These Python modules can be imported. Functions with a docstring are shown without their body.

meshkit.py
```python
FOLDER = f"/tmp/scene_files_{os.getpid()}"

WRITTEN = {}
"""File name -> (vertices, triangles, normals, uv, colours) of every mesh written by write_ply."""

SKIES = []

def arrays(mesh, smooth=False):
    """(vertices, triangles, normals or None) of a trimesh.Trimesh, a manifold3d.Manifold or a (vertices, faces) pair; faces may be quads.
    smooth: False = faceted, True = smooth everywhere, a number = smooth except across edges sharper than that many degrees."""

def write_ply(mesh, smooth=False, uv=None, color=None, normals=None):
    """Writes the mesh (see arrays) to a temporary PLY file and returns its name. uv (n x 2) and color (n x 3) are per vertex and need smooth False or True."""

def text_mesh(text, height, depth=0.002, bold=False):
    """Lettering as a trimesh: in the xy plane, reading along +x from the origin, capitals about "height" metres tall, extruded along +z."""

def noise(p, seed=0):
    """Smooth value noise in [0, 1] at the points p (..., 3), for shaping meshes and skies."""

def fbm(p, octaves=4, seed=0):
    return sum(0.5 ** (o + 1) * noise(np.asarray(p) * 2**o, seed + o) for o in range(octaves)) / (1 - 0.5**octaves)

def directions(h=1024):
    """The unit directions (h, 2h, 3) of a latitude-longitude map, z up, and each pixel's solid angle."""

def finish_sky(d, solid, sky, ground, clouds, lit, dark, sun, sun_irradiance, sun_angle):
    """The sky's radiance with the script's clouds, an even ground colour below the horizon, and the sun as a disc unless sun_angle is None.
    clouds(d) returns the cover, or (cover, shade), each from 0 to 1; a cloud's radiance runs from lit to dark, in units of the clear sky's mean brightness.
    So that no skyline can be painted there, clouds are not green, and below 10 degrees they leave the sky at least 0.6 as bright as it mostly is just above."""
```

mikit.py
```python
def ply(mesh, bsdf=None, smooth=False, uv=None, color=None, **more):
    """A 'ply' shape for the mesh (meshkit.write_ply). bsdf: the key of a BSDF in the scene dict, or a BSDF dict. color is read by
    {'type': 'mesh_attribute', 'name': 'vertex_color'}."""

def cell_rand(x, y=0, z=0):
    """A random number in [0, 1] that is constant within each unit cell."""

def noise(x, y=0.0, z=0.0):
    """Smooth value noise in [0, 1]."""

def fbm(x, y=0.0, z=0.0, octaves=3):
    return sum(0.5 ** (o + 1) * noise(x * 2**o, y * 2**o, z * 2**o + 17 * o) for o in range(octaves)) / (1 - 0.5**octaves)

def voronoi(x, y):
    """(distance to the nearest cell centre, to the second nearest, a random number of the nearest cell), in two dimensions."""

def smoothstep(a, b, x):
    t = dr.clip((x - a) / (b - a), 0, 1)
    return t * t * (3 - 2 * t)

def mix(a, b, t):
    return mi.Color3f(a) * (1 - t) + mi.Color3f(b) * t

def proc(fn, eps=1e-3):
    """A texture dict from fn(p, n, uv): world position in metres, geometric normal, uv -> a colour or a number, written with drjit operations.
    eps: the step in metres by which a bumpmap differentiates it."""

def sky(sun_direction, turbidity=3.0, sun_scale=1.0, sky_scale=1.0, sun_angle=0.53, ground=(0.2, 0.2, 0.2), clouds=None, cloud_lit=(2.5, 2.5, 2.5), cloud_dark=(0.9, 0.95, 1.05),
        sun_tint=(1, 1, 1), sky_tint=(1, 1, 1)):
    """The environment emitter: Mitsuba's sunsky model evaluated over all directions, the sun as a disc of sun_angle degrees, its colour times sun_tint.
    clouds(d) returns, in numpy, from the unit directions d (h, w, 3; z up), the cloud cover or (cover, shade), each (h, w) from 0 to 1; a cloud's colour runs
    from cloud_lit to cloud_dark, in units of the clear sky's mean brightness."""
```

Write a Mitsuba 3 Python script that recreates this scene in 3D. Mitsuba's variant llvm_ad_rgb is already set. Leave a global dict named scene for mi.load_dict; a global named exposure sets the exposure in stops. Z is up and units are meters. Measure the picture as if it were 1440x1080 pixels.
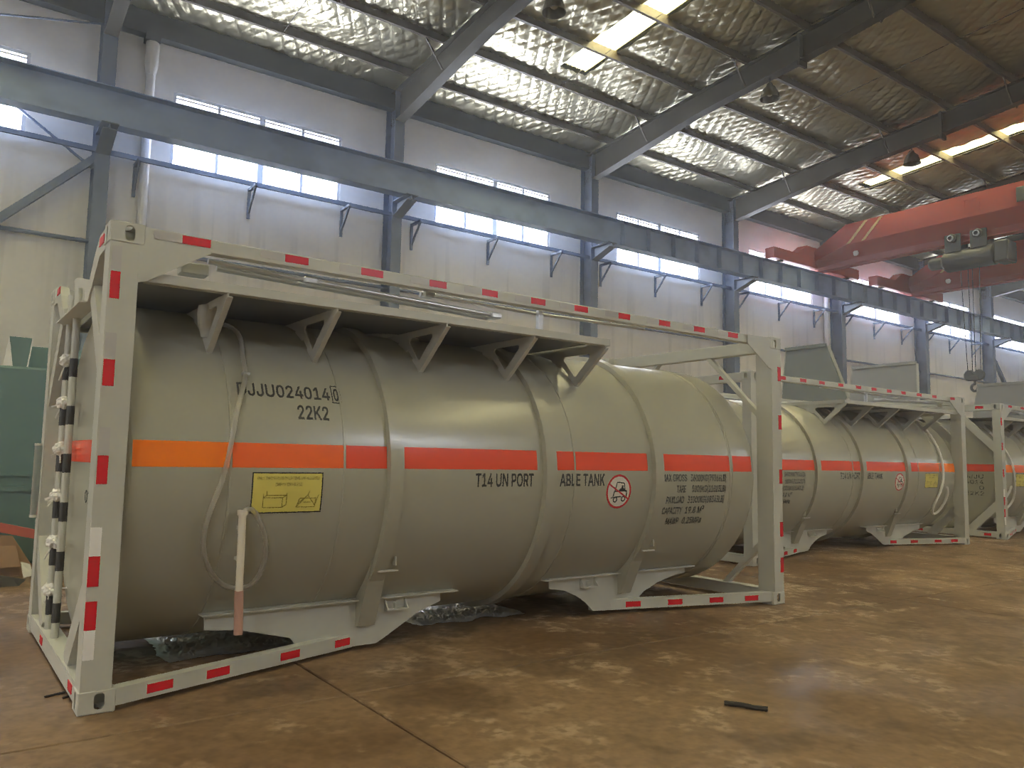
import math, numpy as np, trimesh, mitsuba as mi, drjit as dr, mikit, meshkit
import manifold3d as m3
from shapely.geometry import Polygon, Point, box as sbox
from shapely.ops import unary_union
from mikit import noise, fbm, voronoi, smoothstep, mix

T4 = mi.ScalarTransform4f
exposure = 1.4
scene, labels = {}, {}
# ------------------------------------------------------------------ camera, sky, light levels
CAM = [-0.630626, -4.602731, 1.334796]
FWD = [0.580965, 0.808141, 0.096890]
scene['camera'] = {'type': 'perspective', 'fov': 66.438, 'fov_axis': 'x', 'near_clip': 0.05, 'far_clip': 500.0,
                   'to_world': T4().look_at(origin=CAM, target=[CAM[i] + FWD[i] for i in range(3)], up=[-0.070785, -0.068423, 0.995142])}
scene['sky'] = mikit.sky([0.25, 0.35, 0.9], turbidity=5.0, sun_scale=0.0, sky_scale=1.0, ground=(0.3, 0.29, 0.27),
                         clouds=lambda d: np.ones(d.shape[:2]), cloud_lit=(7.6, 7.4, 6.9), cloud_dark=(6.2, 6.1, 6.0))
scene['haze'] = {'type': 'homogeneous', 'albedo': {'type': 'rgb', 'value': [0.93, 0.95, 0.97]}, 'sigma_t': 0.0055, 'phase': {'type': 'hg', 'g': 0.8}}   # dust in the hall's air
scene['camera']['medium'] = {'type': 'ref', 'id': 'haze'}
WINDOW_LIGHT = [7.6, 8.2, 9.4]       # daylight behind the wall windows; also lights the added opposite-wall panes
SKYLIGHT = [9.2, 8.7, 5.2]             # daylight through aged yellowish roof sheets

# ------------------------------------------------------------------ materials
def rgb(*c): return {'type': 'rgb', 'value': list(c)}
def pr(color, rough=0.5, metal=0.0, **k):
    d = {'type': 'principled', 'base_color': color if isinstance(color, dict) else rgb(*color), 'roughness': rough, 'metallic': metal}
    d.update(k); return d
def two(b): return {'type': 'twosided', 'b': b}
def mat(key, b): scene[key] = two(b)

def wall_fn(p, n, uv):
    a = p.x + p.y * 0.63
    blot = fbm(a * 0.45, p.z * 0.5, 3.1, 4)
    streak = fbm(a * 6.0, p.z * 0.35, 9.0, 3)
    fine = fbm(a * 14, p.z * 14, 1.0, 2)
    low = smoothstep(7.4, 5.2, p.z) * smoothstep(2.2, 5.6, p.z)
    t = smoothstep(0.42, 0.72, blot) * 0.35 + smoothstep(0.55, 0.80, streak) * low * 0.35 + (fine - 0.5) * 0.12
    return mix([0.70, 0.655, 0.575], [0.44, 0.41, 0.36], dr.clip(t, 0, 1))
def floor_fn(p, n, uv):
    big = fbm(p.x * 0.55 + 3, p.y * 0.55, 0.0, 4)
    mid = fbm(p.x * 1.7, p.y * 1.7 + 9, 2.0, 4)
    sm = fbm(p.x * 6, p.y * 6, 4.0, 4)
    fine = fbm(p.x * 22, p.y * 22, 6.0, 3)
    c = mix([0.125, 0.078, 0.042], [0.22, 0.155, 0.095], smoothstep(0.30, 0.70, big * 0.6 + mid * 0.4))
    c = mix(c, [0.36, 0.30, 0.22], smoothstep(0.52, 0.72, sm * 0.6 + mid * 0.4) * 0.7 * (0.25 + 0.75 * smoothstep(0.38, 0.62, fine)))
    c = mix(c, [0.06, 0.038, 0.02], smoothstep(0.54, 0.72, fbm(p.x * 2.3 + 20, p.y * 2.3, 8.0, 4)) * 0.4)
    return c * (0.58 + 0.36 * fine) * mi.Color3f(1.12, 0.99, 0.90)
def floor_rough(p, n, uv):
    return 0.40 + 0.3 * smoothstep(0.35, 0.65, fbm(p.x * 1.9 + 5, p.y * 1.9, 1.0, 3))
def floor_bump(p, n, uv):
    return 0.006 * fbm(p.x * 5, p.y * 5, 0.0, 4) + 0.0015 * fbm(p.x * 40, p.y * 40, 3.0, 2)
def steel_glare_fn(p, n, uv):
    t = smoothstep(0.45, 0.75, fbm(p.x * 1.3, p.y * 1.3, p.z * 1.3, 4))
    return mix([0.225, 0.30, 0.46], [0.18, 0.24, 0.37], t)
def column_fn(p, n, uv):
    t = smoothstep(0.45, 0.75, fbm(p.x * 1.3, p.y * 1.3, p.z * 1.3, 4))
    return mix([0.135, 0.165, 0.215], [0.105, 0.13, 0.165], t)
def paint_fn(p, n, uv):
    t = fbm(p.x * 0.9, p.y * 0.9, p.z * 1.1, 3)
    return mix([0.320, 0.307, 0.240], [0.350, 0.336, 0.266], t)
def frame_fn(p, n, uv):
    t = fbm(p.x * 2.0, p.y * 2.0, p.z * 2.0, 3)
    return mix([0.42, 0.415, 0.36], [0.48, 0.47, 0.41], t)
def foil_bump(p, n, uv):
    r1 = 1 - dr.abs(2 * fbm(p.x * 4.5 + p.y * 1.5, p.y * 2.2, 3.0, 3) - 1)
    r2 = 1 - dr.abs(2 * fbm(p.x * 11 - p.y * 3, p.y * 6, 7.0, 2) - 1)
    u, v = (p.x + p.y * 0.6) / 0.27, (p.x - p.y * 0.6) / 0.27
    q = dr.minimum(dr.abs(dr.sin(math.pi * u)), dr.abs(dr.sin(math.pi * v)))
    w = 0.5 + 0.9 * noise(p.x * 0.7, p.y * 0.9, 2.0)
    return 0.008 * r1 * r1 + 0.005 * r2 - 0.008 * w * dr.minimum(q, 0.5)

mat('plaster', pr(mikit.proc(wall_fn), 0.85))
scene['concrete'] = two({'type': 'bumpmap', 'arbitrary': mikit.proc(floor_bump, 0.004), 'scale': 1.0,
                         'bsdf': pr(mikit.proc(floor_fn), mikit.proc(floor_rough), specular=0.45)})
mat('steel_blue_glare', pr(mikit.proc(steel_glare_fn), 0.5))  # lighter and bluer than the column paint: window glare put into the colour
mat('column_blue', pr(mikit.proc(column_fn), 0.55))
mat('rafter_paint', pr((0.045, 0.040, 0.030), 0.6, specular=0.25))
mat('purlin_paint', pr((0.065, 0.052, 0.038), 0.55))
mat('eave_sheet', pr((0.07, 0.078, 0.082), 0.7, specular=0.2))
scene['foil'] = two({'type': 'bumpmap', 'arbitrary': mikit.proc(foil_bump, 0.01), 'scale': 1.0, 'bsdf': pr((0.42, 0.38, 0.26), 0.34, 0.9)})
mat('tank_paint', pr(mikit.proc(paint_fn), 0.24, specular=0.5, clearcoat=0.35, clearcoat_gloss=0.85))
mat('frame_paint', pr(mikit.proc(frame_fn), 0.36, specular=0.5))
mat('tape_red', pr((0.52, 0.012, 0.022), 0.3))
mat('tape_dull', pr((0.42, 0.40, 0.375), 0.35))
mat('tape_white', pr((0.78, 0.76, 0.72), 0.3))
mat('stripe_lit_orange', pr((0.92, 0.20, 0.012), 0.16))  # the red stripe as light turns it orange, put into the colour
mat('stripe_lit_mid', pr((0.86, 0.135, 0.025), 0.16))  # in-between tone of the same painted light shift
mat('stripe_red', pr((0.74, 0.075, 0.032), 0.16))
mat('ink', pr((0.022, 0.022, 0.022), 0.5))
mat('sign_white', pr((0.62, 0.57, 0.50), 0.4))
mat('sign_red', pr((0.45, 0.02, 0.03), 0.4))
mat('label_yellow', pr((0.62, 0.53, 0.12), 0.4))
mat('label_ink', pr((0.20, 0.15, 0.02), 0.5))
mat('galvanised', pr((0.62, 0.63, 0.64), 0.3, 0.85))
mat('deck_steel', pr((0.20, 0.205, 0.20), 0.5, 0.3))
mat('dark_steel', pr((0.04, 0.04, 0.042), 0.5))
scene['hose_plastic'] = pr((0.93, 0.89, 0.82), 0.12, spec_trans=0.82, eta=1.25)
mat('pipe_plastic', pr((0.66, 0.60, 0.49), 0.35))
mat('red_hose', pr((0.42, 0.24, 0.19), 0.4))
mat('wrap_white', pr((0.72, 0.70, 0.64), 0.5))
mat('pvc_white', pr((0.66, 0.64, 0.60), 0.4))
mat('window_frame', pr((0.5, 0.5, 0.5), 0.4))
mat('crane_red', pr((0.28, 0.052, 0.038), 0.45))
mat('hoist_grey', pr((0.07, 0.075, 0.07), 0.45))
mat('teal_paint', pr((0.10, 0.17, 0.165), 0.5))
mat('bin_grey', pr((0.34, 0.34, 0.31), 0.45))
mat('bin_dark', pr((0.15, 0.165, 0.15), 0.5))
mat('cardboard', pr((0.22, 0.13, 0.075), 0.8))
mat('paper', pr((0.7, 0.68, 0.6), 0.8))
mat('red_bar', pr((0.50, 0.13, 0.10), 0.45))
mat('rubber', pr((0.02, 0.017, 0.015), 0.7))
mat('warning_yellow', pr((0.40, 0.29, 0.13), 0.5))
mat('lamp_metal', pr((0.11, 0.10, 0.075), 0.35, 0.5))
mat('frp_rib', pr((0.72, 0.65, 0.38), 0.4))
mat('film', pr((0.8, 0.8, 0.78), 0.22, 0.8))

# ------------------------------------------------------------------ mesh helpers
def tm(man):
    m = man.to_mesh()
    return trimesh.Trimesh(np.array(m.vert_properties[:, :3]), np.array(m.tri_verts), process=False)
def bx(x0, x1, y0, y1, z0, z1):
    return trimesh.creation.box(extents=[x1 - x0, y1 - y0, z1 - z0], transform=trimesh.transformations.translation_matrix([(x0 + x1) / 2, (y0 + y1) / 2, (z0 + z1) / 2]))
def rb(x0, x1, y0, y1, z0, z1, r=0.006):
    pts = []
    for sx in (0, 1):
        for sy in (0, 1):
            for sz in (0, 1):
                c = np.array([x1 if sx else x0, y1 if sy else y0, z1 if sz else z0]); s = np.array([-1 if sx else 1, -1 if sy else 1, -1 if sz else 1])
                for k in range(3):
                    v = c + s * r; v[k] = c[k]; pts.append(v)
    return trimesh.convex.convex_hull(np.array(pts))
def hull(pts): return trimesh.convex.convex_hull(np.array(pts, float))
def cat(*ms): return trimesh.util.concatenate([m for q in ms for m in (q if isinstance(q, list) else [q])])
def mv(m, x=0, y=0, z=0):
    m = m.copy(); m.apply_translation([x, y, z]); return m
def frame_axes(a, b):
    d = (b - a) / np.linalg.norm(b - a)
    h = np.array([0, 0, 1.0]) if abs(d[2]) < 0.95 else np.array([1.0, 0, 0])
    s = np.cross(d, h); s /= np.linalg.norm(s)
    return d, s, np.cross(s, d)
def bar(a, b, w, h):
    """rectangular bar from a to b, w wide sideways, h high"""
    a, b = np.array(a, float), np.array(b, float); d, s, u = frame_axes(a, b)
    return hull([p + s * i * w / 2 + u * j * h / 2 for p in (a, b) for i in (-1, 1) for j in (-1, 1)])
def tube(pts, r, sides=10, closed_ends=True):
    p = np.array(pts, float); t = np.gradient(p, axis=0); t /= np.linalg.norm(t, axis=1, keepdims=True) + 1e-12
    a = np.cross(t[0], [0, 0, 1.0]); 
    if np.linalg.norm(a) < 1e-3: a = np.cross(t[0], [1.0, 0, 0])
    a /= np.linalg.norm(a); rings = []
    ang = np.arange(sides) * 2 * np.pi / sides
    for q, d in zip(p, t):
        a = a - d * (a @ d); a /= np.linalg.norm(a); b = np.cross(d, a)
        rings.append(q + r * (np.cos(ang)[:, None] * a + np.sin(ang)[:, None] * b))
    v = np.vstack(rings + [p[:1], p[-1:]]); n = len(p); f = []
    for i in range(n - 1):
        for j in range(sides):
            k = (j + 1) % sides
            f += [[i * sides + j, i * sides + k, (i + 1) * sides + k], [i * sides + j, (i + 1) * sides + k, (i + 1) * sides + j]]
    for j in range(sides):
        k = (j + 1) % sides
        f += [[n * sides, k, j], [n * sides + 1, (n - 1) * sides + j, (n - 1) * sides + k]]
    return trimesh.Trimesh(v, f, process=False)
def spline(pts, n=60):
    from scipy.interpolate import CubicSpline
    p = np.array(pts, float); s = np.r_[0, np.cumsum(np.linalg.norm(np.diff(p, axis=0), axis=1))]
    return CubicSpline(s, p)(np.linspace(0, s[-1], n))
def lathe(profile, n=48, axis='z'):
    """profile: (r, h) pairs"""
    pr_ = np.array(profile, float); ang = np.arange(n) * 2 * np.pi / n; v, f = [], []
    for r, h in pr_: v += [[r * math.cos(t), r * math.sin(t), h] for t in ang]
    for i in range(len(pr_) - 1):
        for j in range(n):
            k = (j + 1) % n
            f += [[i * n + j, i * n + k, (i + 1) * n + k], [i * n + j, (i + 1) * n + k, (i + 1) * n + j]]
    v = np.array(v)
    if axis == 'x': v = v[:, [2, 0, 1]]
    if axis == 'y': v = v[:, [1, 2, 0]]
    return trimesh.Trimesh(v, f, process=False)
def rect_tris(g): return g
def extr(poly, t0, t1, plane='xz'):
    """extrude a shapely polygon between t0 and t1 along the remaining axis"""
    ms = []
    for g in getattr(poly, 'geoms', [poly]):
        if g.is_empty or g.area < 1e-7: continue
        m = trimesh.creation.extrude_polygon(g, t1 - t0, engine='earcut'); v = np.array(m.vertices); f = np.array(m.faces)
        if plane == 'xz': v = np.stack([v[:, 0], t0 + v[:, 2], v[:, 1]], 1); f = f[:, ::-1]
        if plane == 'yz': v = np.stack([t0 + v[:, 2], v[:, 0], v[:, 1]], 1)
        if plane == 'xy': v = v + [0, 0, t0]
        ms.append(trimesh.Trimesh(v, f, process=False))
    return cat(ms)
def put(key, mesh, bsdf, smooth=False, tf=None, **k):
    base, n = key, 0
    while key in scene: n += 1; key = f'{base}_{n:03d}'
    d = mesh if isinstance(mesh, dict) else mikit.ply(mesh, bsdf, smooth, **k)
    if tf is not None: d = {**d, 'to_world': tf}
    scene[key] = d
    return key
_made = {}
def numbered(name):
    n = _made.get(name, -1) + 1; _made[name] = n
    return name if n == 0 else f'{name}_{n:03d}'
def tag(key, label=None, cat_=None, group=None, kind=None):
    d = labels.setdefault(key, {})
    for a, b in (('label', label), ('category', cat_), ('group', group), ('kind', kind)):
        if b: d[a] = b
    return key
def thing(name, label, cat_, group=None): return tag(numbered(name), label, cat_, group)
def single(name, mesh, bsdf, label, cat_, group=None, smooth=False):
    k = thing(name, label, cat_, group); scene[k] = mikit.ply(mesh, bsdf, smooth); return k
def struct(name, mesh, bsdf, smooth=False):
    tag(name, kind='structure'); scene[name] = mikit.ply(mesh, bsdf, smooth); return name
ORD = ['first', 'second', 'third', 'fourth', 'fifth', 'sixth', 'seventh', 'eighth', 'ninth', 'tenth', 'eleventh', 'twelfth']

# ------------------------------------------------------------------ hall dimensions (world = hall axes)
YW, YF, YB = 11.5, -12.5, 10.55          # window wall, opposite wall, crane beam
X0, BAY = 1.31, 6.0
K0, K1 = -2, 8
XL, XR = X0 + BAY * K0, X0 + BAY * K1
YR = (YW + YF) / 2
def zp(y): return 9.8 + 0.078 * (11 - np.where(np.asarray(y) > YR, y, 2 * YR - np.asarray(y)))   # underside of the purlins

# floor: a bed and 6 m slabs with open joints
struct('floor', bx(XL - 0.2, XR + 0.2, YF - 0.2, YW + 0.2, -0.4, -0.05), 'concrete')
yj = [YF] + [-12.37 + 6 * i for i in range(1, 4)] + [YW]
for k in range(K0, K1):
    for a, b in zip(yj[:-1], yj[1:]):
        xa, xb = X0 + BAY * k, X0 + BAY * (k + 1)
        put('floor__slab', rb(xa + 0.007, xb - 0.007, a + 0.007, b - 0.007, -0.06, 0, 0.006), 'concrete')

# walls with window openings
WIN = (1.23, 4.80, 6.97, 8.51)
def wall_mesh(y0, y1, xs):
    poly = sbox(XL, -0.05, XR, 10.05)
    if xs: poly = poly.difference(unary_union([sbox(x + WIN[0], WIN[2], x + WIN[1], WIN[3]) for x in xs]))
    return extr(poly, y0, y1)
bays = [X0 + BAY * k for k in range(K0, K1)]
struct('wall_back', wall_mesh(YW, YW + 0.25, bays), 'plaster')
struct('wall_front', wall_mesh(YF - 0.25, YF, bays[::3]), 'plaster')  # openings for the added fill windows, out of view
gable = Polygon([(YF, -0.05), (YW, -0.05), (YW, 10.0), (YR, 11.1), (YF, 10.0)])
struct('wall_left', extr(gable.difference(sbox(-4.5, -0.06, 4.5, 5.2)), XL - 0.25, XL, 'yz'), 'plaster')
struct('wall_right', extr(gable, XR, XR + 0.25, 'yz'), 'plaster')
tag('door_1', kind='structure')
put('door_1__frame', cat(bx(XL - 0.3, XL + 0.06, -4.6, -4.5, 0, 5.3), bx(XL - 0.3, XL + 0.06, 4.5, 4.6, 0, 5.3), bx(XL - 0.3, XL + 0.06, -4.6, 4.6, 5.2, 5.32)), 'steel_blue_glare')
struct('ground_outside', bx(XL - 40, XL - 0.21, -30, 30, -0.5, -0.03), 'concrete')

# windows: frame, mullions, four lit panes each
def window(i, x, y, inward, panes):
    key = f'window_{i}'; tag(key, kind='structure')
    xa, xb, za, zb = x + WIN[0], x + WIN[1], WIN[2], WIN[3]
    y0, y1 = sorted((y + 0.02 * -inward, y + 0.10 * -inward))
    put(key + '__frame', cat(bx(xa, xb, y0, y1, za, za + 0.06), bx(xa, xb, y0, y1, zb - 0.06, zb), bx(xa, xa + 0.06, y0, y1, za, zb), bx(xb - 0.06, xb, y0, y1, za, zb),
                             bx((xa + xb) / 2 - 0.06, (xa + xb) / 2 + 0.06, y0, y1, za, zb)), 'window_frame')
    w = (xb - xa) / 4
    if panes == 4:
        for q in (1, 3): put(key + '__glazing_bar', bx(xa + q * w - 0.028, xa + q * w + 0.028, y0 - 0.005, y1 - 0.01, za + 0.06, zb - 0.06), 'window_frame')
    put(key + '__head_bar', bx(xa + 0.06, xb - 0.06, y0 - 0.012, y1 - 0.012, zb - 0.13, zb - 0.10), 'window_frame')
    ym = (y0 + y1) / 2
    for q in range(panes):
        p0, p1 = xa + (xb - xa) * q / panes, xa + (xb - xa) * (q + 1) / panes
        v = np.array([[p0, ym, za], [p1, ym, za], [p1, ym, zb], [p0, ym, zb]]); f = [[0, 1, 2], [0, 2, 3]] if inward < 0 else [[0, 2, 1], [0, 3, 2]]
        put(key + '__pane', trimesh.Trimesh(v, f, process=False), 'window_frame', emitter={'type': 'area', 'radiance': rgb(*WINDOW_LIGHT)})
n = 0
for x in bays: n += 1; window(n, x, YW, -1, 4)
for x in bays[::3]: n += 1; window(n, x, YF, 1, 1)  # unseen windows added on the opposite wall as front fill light

# ceiling: quilted foil blanket, one per bay and slope, and the translucent roof sheets
SKY_BAYS = (-1, 1, 3, 5)
def foil_bay(k, side, step):
    xa, xb = X0 + BAY * k, X0 + BAY * (k + 1); ya, yb = (YR, YW - 0.02) if side > 0 else (YF + 0.02, YR)
    nx, ny = int((xb - xa) / step), int((yb - ya) / step)
    x, y = np.meshgrid(np.linspace(xa, xb, nx + 1), np.linspace(ya, yb, ny + 1), indexing='ij')
    z = zp(np.where(y > YR, y, 2 * YR - y)) + 0.20
    s = (11.3 - np.abs(y - YR) - YR) if False else (YW - 1.08 - (y if side > 0 else 2 * YR - y)) / 1.5
    z = z - 0.05 * np.sin(np.pi * (s % 1)) ** 1 * 1.0
    if step < 0.2:
        u, v = (x + y * 0.6) / 0.30, (x - y * 0.6) / 0.30
        z = z - 0.034 * np.minimum(np.abs(np.sin(np.pi * u)), np.abs(np.sin(np.pi * v))) ** 0.6 * (0.4 + 0.9 * meshkit.noise(np.stack([x, y, x * 0], -1) * 0.8, k))
        P = np.stack([x, y, x * 0], -1)
        z = z - 0.05 * (meshkit.fbm(P * [0.9, 1.3, 1], 3, seed=k + 5) - 0.5) - 0.03 * (1 - np.abs(2 * meshkit.fbm(np.stack([x * 3.4 + y * 1.2, y * 1.9, x * 0], -1), 3, seed=k) - 1))
    v = np.stack([x, y, z], -1).reshape(-1, 3); i, j = np.meshgrid(np.arange(nx), np.arange(ny), indexing='ij')
    q = np.stack([i * (ny + 1) + j, (i + 1) * (ny + 1) + j, (i + 1) * (ny + 1) + j + 1, i * (ny + 1) + j + 1], -1).reshape(-1, 4)
    if k in SKY_BAYS:
        c = v[q].mean(1); sx = X0 + BAY * k + 2.55
        yy = np.where(c[:, 1] > YR, c[:, 1], 2 * YR - c[:, 1])
        q = q[~((c[:, 0] > sx) & (c[:, 0] < sx + 0.78) & (yy < 8.42) & (yy > 0.4))]
    return trimesh.Trimesh(v, np.vstack([q[:, [0, 2, 1]], q[:, [0, 3, 2]]]), process=False)
tag('ceiling', kind='structure')
scene['ceiling'] = mikit.ply(cat(hull([[x, y, zp(y) + d] for x in (XL, XR) for y in (YR, YW + 0.25) for d in (0.42, 0.5)]), hull([[x, y, zp(y) + d] for x in (XL, XR) for y in (YF - 0.25, YR) for d in (0.42, 0.5)])), 'eave_sheet')
for k in range(K0, K1):
    put('ceiling__foil_blanket', foil_bay(k, 1, 0.036 if 0 <= k <= 4 else 0.09 if k < 6 else 0.2), 'foil', True)
    put('ceiling__foil_blanket', foil_bay(k, -1, 0.5), 'foil', True)
for k in SKY_BAYS:
    sx = X0 + BAY * k + 2.55
    for sgn in (1, -1):
        ys = [8.42, 0.4] if sgn > 0 else [2 * YR - 0.4, 2 * YR - 8.42]
        nn = 51; xs = np.linspace(sx, sx + 0.78, nn); zz = 0.02 * (np.abs(((xs - sx) / 0.13) % 1 - 0.5) < 0.22)
        v, f = [], []
        for y in ys: v += [[a, y, zp(y) + 0.27 - b] for a, b in zip(xs, zz)]
        for i in range(nn - 1): f += [[i, nn + i, nn + i + 1], [i, nn + i + 1, i + 1]]
        m = trimesh.Trimesh(v, f, process=False)
        if m.face_normals[0][2] > 0: m.invert()
        put('ceiling__skylight_sheet', m, 'frp_rib', emitter={'type': 'area', 'radiance': rgb(*SKYLIGHT)})
        for q in range(7):
            xr = sx + 0.13 * q
            put('ceiling__skylight_rib', hull([[xr + dx, y, zp(y) + 0.22 + dz] for y in ys for dx, dz in ((-0.008, 0), (0.008, 0), (0.018, 0.045), (-0.018, 0.045))]), 'frp_rib')

# columns, rafters, purlins
colname = ['in the braced bay left of the white downpipe', 'behind the near tank container, second from the left', 'third from the left, above the middle of the near tank', 'fourth from the left, above the right end of the near tank',
           'left of the hoist girder end, fifth from the left', 'under the second red crane girder, sixth from the left', 'seventh from the left, beside the hanging hook', 'eighth from the left, past the right edge']
def isect(x, y0, y1, z0, z1, bf=0.25, tf=0.016, tw=0.012):
    return cat(bx(x - bf / 2, x + bf / 2, y0, y0 + tf, z0, z1), bx(x - bf / 2, x + bf / 2, y1 - tf, y1, z0, z1), bx(x - tw / 2, x + tw / 2, y0 + tf, y1 - tf, z0, z1))
for k in range(K0, K1 + 1):
    x = X0 + BAY * k
    if k < -1 or k > 7: continue
    lab = colname[k] if 0 <= k < 8 else 'beyond the left edge of the photograph'
    c = thing('steel_column', f'blue-grey steel H-column {lab}', 'column')
    put(c + '__shaft', isect(x, 11.04, YW - 0.005, 0.0, 9.75), 'column_blue')
    put(c + '__corbel', cat(extr(Polygon([(11.04, 7.11), (10.34, 7.11), (10.34, 7.0), (11.04, 6.78)]), x - 0.008, x + 0.008, 'yz'), bx(x - 0.14, x + 0.14, 10.32, 11.04, 7.11, 7.128),
                            hull([[x + s * 0.12, y, z + d] for s in (-1, 1) for y, z in ((10.34, 7.01), (11.04, 6.77)) for d in (0, 0.014)])), 'column_blue')
    put(c + '__base_plate', bx(x - 0.2, x + 0.2, 10.95, YW - 0.005, 0, 0.025), 'column_blue')
    for sgn in ((1, -1) if k >= 0 else (1,)):
        if sgn < 0: continue
    # rafter, tapered haunch then straight
    r = thing('roof_rafter', f'dark steel roof rafter rising from the {ORD[k]} column from the left' if 0 <= k < 8 else 'dark steel roof rafter beyond the left edge of the photograph', 'rafter')
    yy = [YW - 0.02, 11.04, 7.4, 4.6, YR]; zb = [9.02, 9.05, 9.56, 9.74, zp(YR) - 0.42]
    fl = [hull([[x + s * 0.12, y + dy, z + dz] for s in (-1, 1) for (y, z) in ((yy[i], zb[i]), (yy[i + 1], zb[i + 1])) for dy, dz in ((0, 0), (0, 0.016))]) for i in range(1, 4)]
    put(r + '__bottom_flange', cat(fl), 'rafter_paint')
    put(r + '__web', extr(Polygon([(a, b) for a, b in zip(yy, zb)] + [(YR, zp(YR)), (YW - 0.02, zp(YW))]), x - 0.006, x + 0.006, 'yz'), 'rafter_paint')
    put(r + '__top_flange', hull([[x + s * 0.12, y, zp(y) - d] for s in (-1, 1) for y in (YW - 0.02, YR) for d in (0, 0.016)]), 'rafter_paint')
    put(r + '__splice_plate', bx(x - 0.13, x + 0.13, 4.57, 4.63, 9.62, zp(4.6) + 0.02), 'rafter_paint')
    for y in (8.95, 5.95, 2.95):
        z1 = 9.38 if y > 8 else 9.66 if y > 5 else 9.86
        for s in (-1, 1):
            put(r + '__fly_brace', bar([x + s * 0.12, y, z1 + 0.02], [x + s * 0.62, y, zp(y) + 0.12], 0.03, 0.03), 'purlin_paint')
    # the other slope of the same frame, behind the camera
    if k >= -1 and k <= 4:
        put(r + '__far_slope', hull([[x + s * 0.08, y, zp(y) - d] for s in (-1, 1) for y in (YF, YR) for d in (0, 0.5)]), 'rafter_paint')
cz = lambda y, z: Polygon([(y, z), (y + 0.07, z), (y + 0.07, z + 0.02), (y + 0.06, z + 0.02), (y + 0.06, z + 0.01), (y + 0.01, z + 0.01), (y + 0.01, z + 0.19), (y + 0.06, z + 0.19), (y + 0.06, z + 0.18), (y + 0.07, z + 0.18), (y + 0.07, z + 0.2), (y, z + 0.2)])
for i, y in enumerate([10.42, 8.92, 7.42, 5.92, 4.42, 2.92, 1.42, 0.0]):
    single('roof_purlin', extr(cz(y - 0.035, zp(y)), XL + 0.02, XR - 0.02, 'yz'), 'purlin_paint', f'dark steel roof purlin under the foil, {ORD[i]} up from the eave', 'purlin')
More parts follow.
